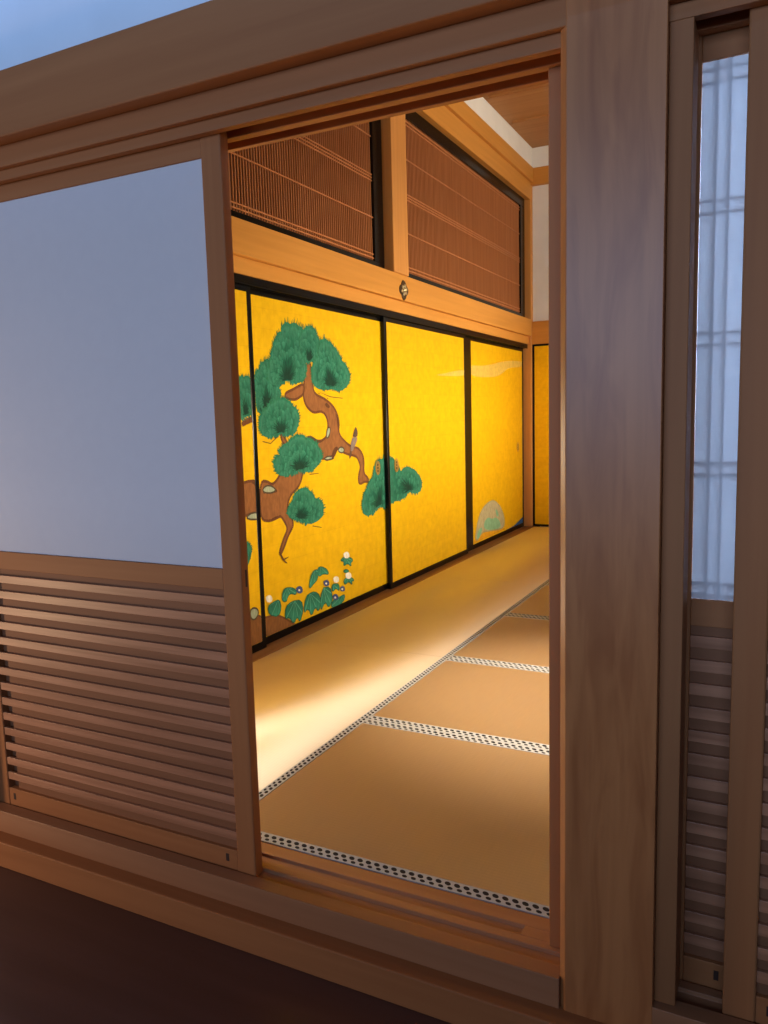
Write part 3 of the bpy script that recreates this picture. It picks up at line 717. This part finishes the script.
def paint_panel(bm, shapes, xs, clip):
    """thin layers of pigment laid on the gold ground; clip = (y0, y1, z0, z1) of the panel"""
    lay = bm.loops.layers.float_color.new('pigment')
    for f in bm.faces:
        for lp in f.loops:
            lp[lay] = (0.8, 0.5, 0.02, 1)
    rnd = random.Random(3)
    cl = lambda y, z: (min(max(y, clip[0]), clip[1]), min(max(z, clip[2]), clip[3]))
    cur = [0.0003]
    def face(pts, cols, lift):
        vs_ = [bm.verts.new((xs + lift, *cl(*q))) for q in pts]
        try:
            f = bm.faces.new(vs_)
        except ValueError:
            return
        f.material_index = 1
        for lp, c in zip(f.loops, cols):
            lp[lay] = (*c, 1)
    def smooth(pts, n):
        for _ in range(n):                                  # corner cutting
            out = []
            for i in range(len(pts)):
                a, b_ = pts[i], pts[(i + 1) % len(pts)]
                out += [(a[0] * .75 + b_[0] * .25, a[1] * .75 + b_[1] * .25), (a[0] * .25 + b_[0] * .75, a[1] * .25 + b_[1] * .75)]
            pts = out
        return pts
    def stroke(p, q, w, c, t0=1.0, t1=1.0):
        dy, dz = q[0] - p[0], q[1] - p[1]
        L = math.hypot(dy, dz) + 1e-6
        ny, nz = -dz / L * w / 2, dy / L * w / 2
        cur[0] += 0.0000011
        face([(p[0] + ny * t0, p[1] + nz * t0), (p[0] - ny * t0, p[1] - nz * t0), (q[0] - ny * t1, q[1] - nz * t1), (q[0] + ny * t1, q[1] + nz * t1)], [c] * 4, cur[0])
    for sh in shapes:
        cur[0] += 0.00002
        lift = cur[0]
        if sh[0] != 'tuft':
            c = COLS[sh[0]] if not (sh[0] == 'blue' and len(sh[1]) == 5) else COLS['blue_hill']
            pts = smooth(sh[1], {'bark': 2, 'bark_dark': 1, 'ground': 2, 'lichen': 1, 'mound': 2, 'mist': 2, 'leaf': 1, 'bird': 1, 'bird_dark': 1, 'pale_green': 1}.get(sh[0], 0))
            if sh[0] == 'leaf':
                # each leaf cluster: dark root to pale tip
                zs = [q[1] for q in pts]
                lo, hi = min(zs), max(zs)
                cols = [tuple(ch * (1.35 - 0.75 * ((q[1] - lo) / (hi - lo + 1e-6))) for ch in c) for q in pts]
                vs_ = [bm.verts.new((xs + lift, *cl(*q))) for q in pts]
                f = bm.faces.new(vs_)
                f.material_index = 1
                for lp, cc in zip(f.loops, cols):
                    lp[lay] = (*cc, 1)
                f.normal_update()
                bmesh.ops.triangulate(bm, faces=[f])
            else:
                vs_ = [bm.verts.new((xs + lift, *cl(*q))) for q in pts]
                f = bm.faces.new(vs_)
                f.material_index = 1
                for lp in f.loops:
                    lp[lay] = (*c, 1)
                f.normal_update()
                bmesh.ops.triangulate(bm, faces=[f])
            if sh[0] in ('bark', 'ground', 'lichen', 'mound'):
                wd, cc = {'bark': (0.016, (0.13, 0.045, 0.016)), 'ground': (0.012, (0.15, 0.055, 0.018)), 'lichen': (0.010, (0.07, 0.05, 0.03)), 'mound': (0.012, (0.36, 0.32, 0.14))}[sh[0]]
                for i in range(len(pts)):
                    stroke(pts[i], pts[(i + 1) % len(pts)], wd, cc)
                if sh[0] == 'bark' and len(pts) > 12:
                    cyy, czz = sum(q[0] for q in pts) / len(pts), sum(q[1] for q in pts) / len(pts)
                    for i in range(0, len(pts), 3):
                        p_, q_ = pts[i], pts[(i + 1) % len(pts)]
                        mid_ = ((p_[0] + q_[0]) / 2, (p_[1] + q_[1]) / 2)
                        dy, dz = q_[0] - p_[0], q_[1] - p_[1]
                        L = math.hypot(dy, dz) + 1e-6
                        if L > 0.03:
                            for off in (0.016, -0.016):
                                stroke((p_[0] - dz / L * off, p_[1] + dy / L * off), (mid_[0] - dz / L * off, mid_[1] + dy / L * off), 0.007, (0.19, 0.07, 0.022), 1.0, 0.2)
            if sh[0] == 'leaf':
                top = max(pts, key=lambda q: q[1])
                for q in pts[::3]:
                    if q is not top:
                        stroke(top, q, 0.009, (0.10, 0.33, 0.22), 0.3, 0.9)
                for i in range(len(pts)):
                    stroke(pts[i], pts[(i + 1) % len(pts)], 0.006, (0.012, 0.10, 0.06))
        else:
            base, outl = sh[1], sh[2]
            # scalloped outline, subdivided
            fine = []
            n = len(outl)
            for i in range(n):
                a, b_ = outl[i], outl[(i + 1) % n]
                for s in (0, 0.34, 0.67):
                    y, z = a[0] + (b_[0] - a[0]) * s, a[1] + (b_[1] - a[1]) * s
                    bulge = 1.0 + (0.035 if s else -0.01)
                    fine.append((base[0] + (y - base[0]) * bulge, base[1] + (z - base[1]) * bulge))
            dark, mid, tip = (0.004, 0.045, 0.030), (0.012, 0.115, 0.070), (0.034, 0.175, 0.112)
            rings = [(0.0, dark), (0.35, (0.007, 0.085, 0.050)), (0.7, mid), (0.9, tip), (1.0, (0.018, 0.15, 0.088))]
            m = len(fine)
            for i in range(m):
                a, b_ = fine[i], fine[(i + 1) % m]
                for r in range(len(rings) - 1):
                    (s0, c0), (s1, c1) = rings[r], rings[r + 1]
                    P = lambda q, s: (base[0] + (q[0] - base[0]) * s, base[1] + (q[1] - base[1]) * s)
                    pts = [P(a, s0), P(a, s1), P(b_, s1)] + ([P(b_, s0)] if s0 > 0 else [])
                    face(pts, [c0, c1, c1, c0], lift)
            # soft puffs of needles towards the rim, each a small fan with a pale tip
            for i in range(m * 2):
                a, b_ = fine[i % m], fine[(i + 1) % m]
                u = rnd.random()
                q = (a[0] + (b_[0] - a[0]) * u, a[1] + (b_[1] - a[1]) * u)
                dy, dz = q[0] - base[0], q[1] - base[1]
                L = math.hypot(dy, dz) + 1e-6
                s = rnd.uniform(0.45, 0.93)
                hw = 0.018 + 0.012 * rnd.random()
                hl = min(0.05, L * 0.28)
                ux, uz = dy / L, dz / L
                tip_y, tip_z = base[0] + dy * s, base[1] + dz * s
                root = (tip_y - ux * hl, tip_z - uz * hl)
                arc = []
                for w_ in (-1.0, -0.6, 0.0, 0.6, 1.0):
                    k_ = -0.45 * w_ * w_ * hl * 0.6
                    arc.append((tip_y - uz * hw * w_ + ux * k_, tip_z + ux * hw * w_ + uz * k_))
                g = rnd.uniform(0.8, 1.15)
                ct = (0.036 * g, 0.185 * g, 0.120 * g)
                cb = (0.011, 0.115, 0.068)
                for j in range(4):
                    face([root, arc[j], arc[j + 1]], [cb, ct if 0 < j else mid, ct if j < 3 else mid], cur[0])
                cur[0] += 0.0000011
            for i in range(m * 3):
                a, b_ = fine[i % m], fine[(i + 1) % m]
                u = rnd.random()
                q = (a[0] + (b_[0] - a[0]) * u, a[1] + (b_[1] - a[1]) * u)
                dy, dz = q[0] - base[0], q[1] - base[1]
                if dz > -0.02:
                    s = rnd.uniform(1.03, 1.10)
                    stroke((base[0] + dy * 0.93, base[1] + dz * 0.93), (base[0] + dy * s, base[1] + dz * s), 0.008, (0.02, 0.14, 0.075), 1.0, 0.15)
                if i % 2 == 0:
                    s = rnd.uniform(0.2, 0.45)
                    stroke(base, (base[0] + dy * s, base[1] + dz * s), 0.008, (0.005, 0.035, 0.022), 1.0, 0.15)

def fusuma(label, y0, y1, xf, shapes, pulls, near_stile=0.036):
    """painted door in the plane x = xf (front face)"""
    zb, zt = 0.0, 1.9715
    t = thing('painted_sliding_screen', label, 'painted screen', (xf - 0.014, (y0 + y1) / 2, zb), 'gold painted sliding doors on the left wall')
    xb = xf - 0.026
    fwid = 0.036
    for a, b_ in ((y0, y0 + near_stile), (y1 - fwid, y1)):
        box('frame_stile', xb, xf, a, b_, zb, zt, lacquer, t, 0.003)
    box('frame_rail', xb, xf, y0 + near_stile, y1 - fwid, zt - 0.040, zt, lacquer, t, 0.002)
    box('frame_rail', xb, xf, y0 + near_stile, y1 - fwid, zb, zb + 0.044, lacquer, t, 0.002)
    bm = bmesh.new()
    add_box(bm, xb + 0.003, xf - 0.004, y0 + near_stile, y1 - fwid, zb + 0.044, zt - 0.040)
    paint_panel(bm, shapes, xf - 0.004, (y0 + near_stile + 0.0005, y1 - fwid - 0.0005, zb + 0.0445, zt - 0.0405))
    link('painted_panel', bm, [gold, pigment], t)
    for py, pz in pulls:
        bm = bmesh.new()
        N = 20
        rim = [(py + 0.036 * math.cos(2 * math.pi * i / N), pz + 0.052 * math.sin(2 * math.pi * i / N)) for i in range(N)]
        inn = [(py + 0.027 * math.cos(2 * math.pi * i / N), pz + 0.043 * math.sin(2 * math.pi * i / N)) for i in range(N)]
        xo, xi = xf + 0.0012, xf + 0.0002
        R0 = [bm.verts.new((xf - 0.004, *q)) for q in rim]
        R1 = [bm.verts.new((xo, *q)) for q in rim]
        R2 = [bm.verts.new((xo, *q)) for q in inn]
        R3 = [bm.verts.new((xi, *q)) for q in inn]
        for A, Bq in ((R0, R1), (R1, R2), (R2, R3)):
            for i in range(N):
                bm.faces.new((A[i], A[(i + 1) % N], Bq[(i + 1) % N], Bq[i]))
        bm.faces.new(R3)
        pl = link('door_pull', bm, brass, t)
        bm = bmesh.new()
        for dz in (-0.022, 0.0, 0.022):
            for j in range(10):
                pass
            M4 = Matrix.Translation((xi + 0.001, py, pz + dz)) @ Matrix.Rotation(math.pi / 2, 4, 'Y')
            bmesh.ops.create_cone(bm, cap_ends=True, segments=10, radius1=0.0085, radius2=0.006, depth=0.003, matrix=M4)
        link('crest', bm, bronze, pl)
    return keep_world(t)

fusuma('leftmost gold painted door, a narrow strip with pine trunk beside the paper door', 1.905, 3.484, -2.530, PAINT[1], [])
fusuma('gold painted door with the big green pine tree and perched bird', 3.405, 5.105, -2.560, PAINT[2], [(4.950, 0.901)])
fusuma('gold painted door mostly bare, pine tip at its left edge', 5.050, 6.650, -2.530, PAINT[3], [(5.195, 0.905)])
fusuma('gold painted door with pale mound and blue corner near the far pillar', 6.700, 8.496, -2.560, PAINT[4], [(8.286, 0.898)], 0.165)

# gold door in the far wall, seen as a strip beside the pillar
t = thing('painted_sliding_screen', 'plain gold door in the far wall right of the corner pillar', 'painted screen', (-1.65, 8.55, 0.0))
for a, b_ in ((-2.471, -2.447), (-0.90, -0.876)):
    box('frame_stile', a, b_, 8.540, 8.566, 0.0, 2.0075, lacquer, t, 0.003)
box('frame_rail', -2.447, -0.90, 8.540, 8.566, 1.985, 2.0075, lacquer, t, 0.002)
box('frame_rail', -2.447, -0.90, 8.540, 8.566, 0.0, 0.022, lacquer, t, 0.002)
bm = bmesh.new()
add_box(bm, -2.447, -0.90, 8.544, 8.563, 0.022, 1.985)
link('painted_panel', bm, gold, t)
keep_world(t)
struct(box('wall_end', -0.875, 3.3, 8.545, 8.7195, 0.0, 2.0075, plaster), 'plaster wall right of the far gold door', 'wall')

# ------------------------------------------------------------------ lattice transoms
def transom(label, y0, y1, full):
    t = thing('lattice_transom', label, 'lattice panel', (-2.545, (y0 + y1) / 2, 2.2725), 'lattice panels above the painted doors')
    x0, x1 = -2.566, -2.522
    zb, zt = 2.2727, 3.5245
    f = 0.150 if full else 0.150
    box('frame_rail', x0, x1, y0, y1, zb, 2.322, lacquer, t, 0.003)
    box('frame_rail', x0, x1, y0, y1, 3.432, zt, lacquer, t, 0.003)
    box('frame_stile', x0, x1, y1 - 0.14, y1, 2.322, 3.432, lacquer, t, 0.003)
    if full:
        ya = y0
    else:
        box('frame_stile', x0, x1, y0, y0 + 0.14, 2.322, 3.432, lacquer, t, 0.003)
        ya = y0 + 0.14
    yb = y1 - 0.14
    bm = bmesh.new()
    n = int((yb - ya) / 0.0245)
    for i in range(n):
        yc = ya + (i + 0.5) * (yb - ya) / n
        add_box(bm, -2.546, -2.538, yc - 0.0035, yc + 0.0035, 2.3222, 3.4318)
    for zc in (2.343, 2.368, 2.612, 2.852, 2.872, 2.892, 3.14, 3.385, 3.41):
        add_box(bm, -2.5378, -2.533, ya, yb, zc - 0.004, zc + 0.004)
    link('lattice', bm, lattice_wood, t)
    return keep_world(t)
transom('dark red lattice panel left of the short post, black frame', 1.95, 5.065, False)
transom('lighter orange lattice panel right of the short post, black frame', 5.337, 8.44, True)

# ------------------------------------------------------------------ nail cover on the beam
t = thing('nail_cover', 'small ornate gilt nail cover on the orange beam below the short post', 'metal ornament', (-2.47, 5.255, 2.165))
bm = bmesh.new()
N = 24
for k, (xx, sc) in enumerate(((-2.470, 1.0), (-2.462, 0.93))):
    pass
ring = []
for i in range(N):
    a = 2 * math.pi * i / N
    r = 0.72 + 0.28 * abs(math.cos(2 * a))
    ring.append((0.075 * math.cos(a) * r, 0.072 * math.sin(a) * r))
A = [bm.verts.new((-2.4699, 5.255 + q[0], 2.165 + q[1])) for q in ring]
Bq = [bm.verts.new((-2.463, 5.255 + q[0] * .93, 2.165 + q[1] * .93)) for q in ring]
for i in range(N):
    bm.faces.new((A[i], A[(i + 1) % N], Bq[(i + 1) % N], Bq[i]))
bm.faces.new(A[::-1])
bm.faces.new(Bq)
link('plate', bm, bronze, t)
bm = bmesh.new()
for i in range(6):
    a = 2 * math.pi * i / 6 + 0.3
    M4 = Matrix.Translation((-2.461, 5.255 + 0.034 * math.cos(a), 2.165 + 0.028 * math.sin(a))) @ Matrix.Diagonal((0.35, 1, 1, 1))
    bmesh.ops.create_uvsphere(bm, u_segments=10, v_segments=6, radius=0.014, matrix=M4)
bmesh.ops.create_uvsphere(bm, u_segments=10, v_segments=6, radius=0.014, matrix=Matrix.Translation((-2.461, 5.255, 2.165)) @ Matrix.Diagonal((0.6, 1, 1, 1)))
link('flower', bm, gilt_pale, t)
keep_world(t)
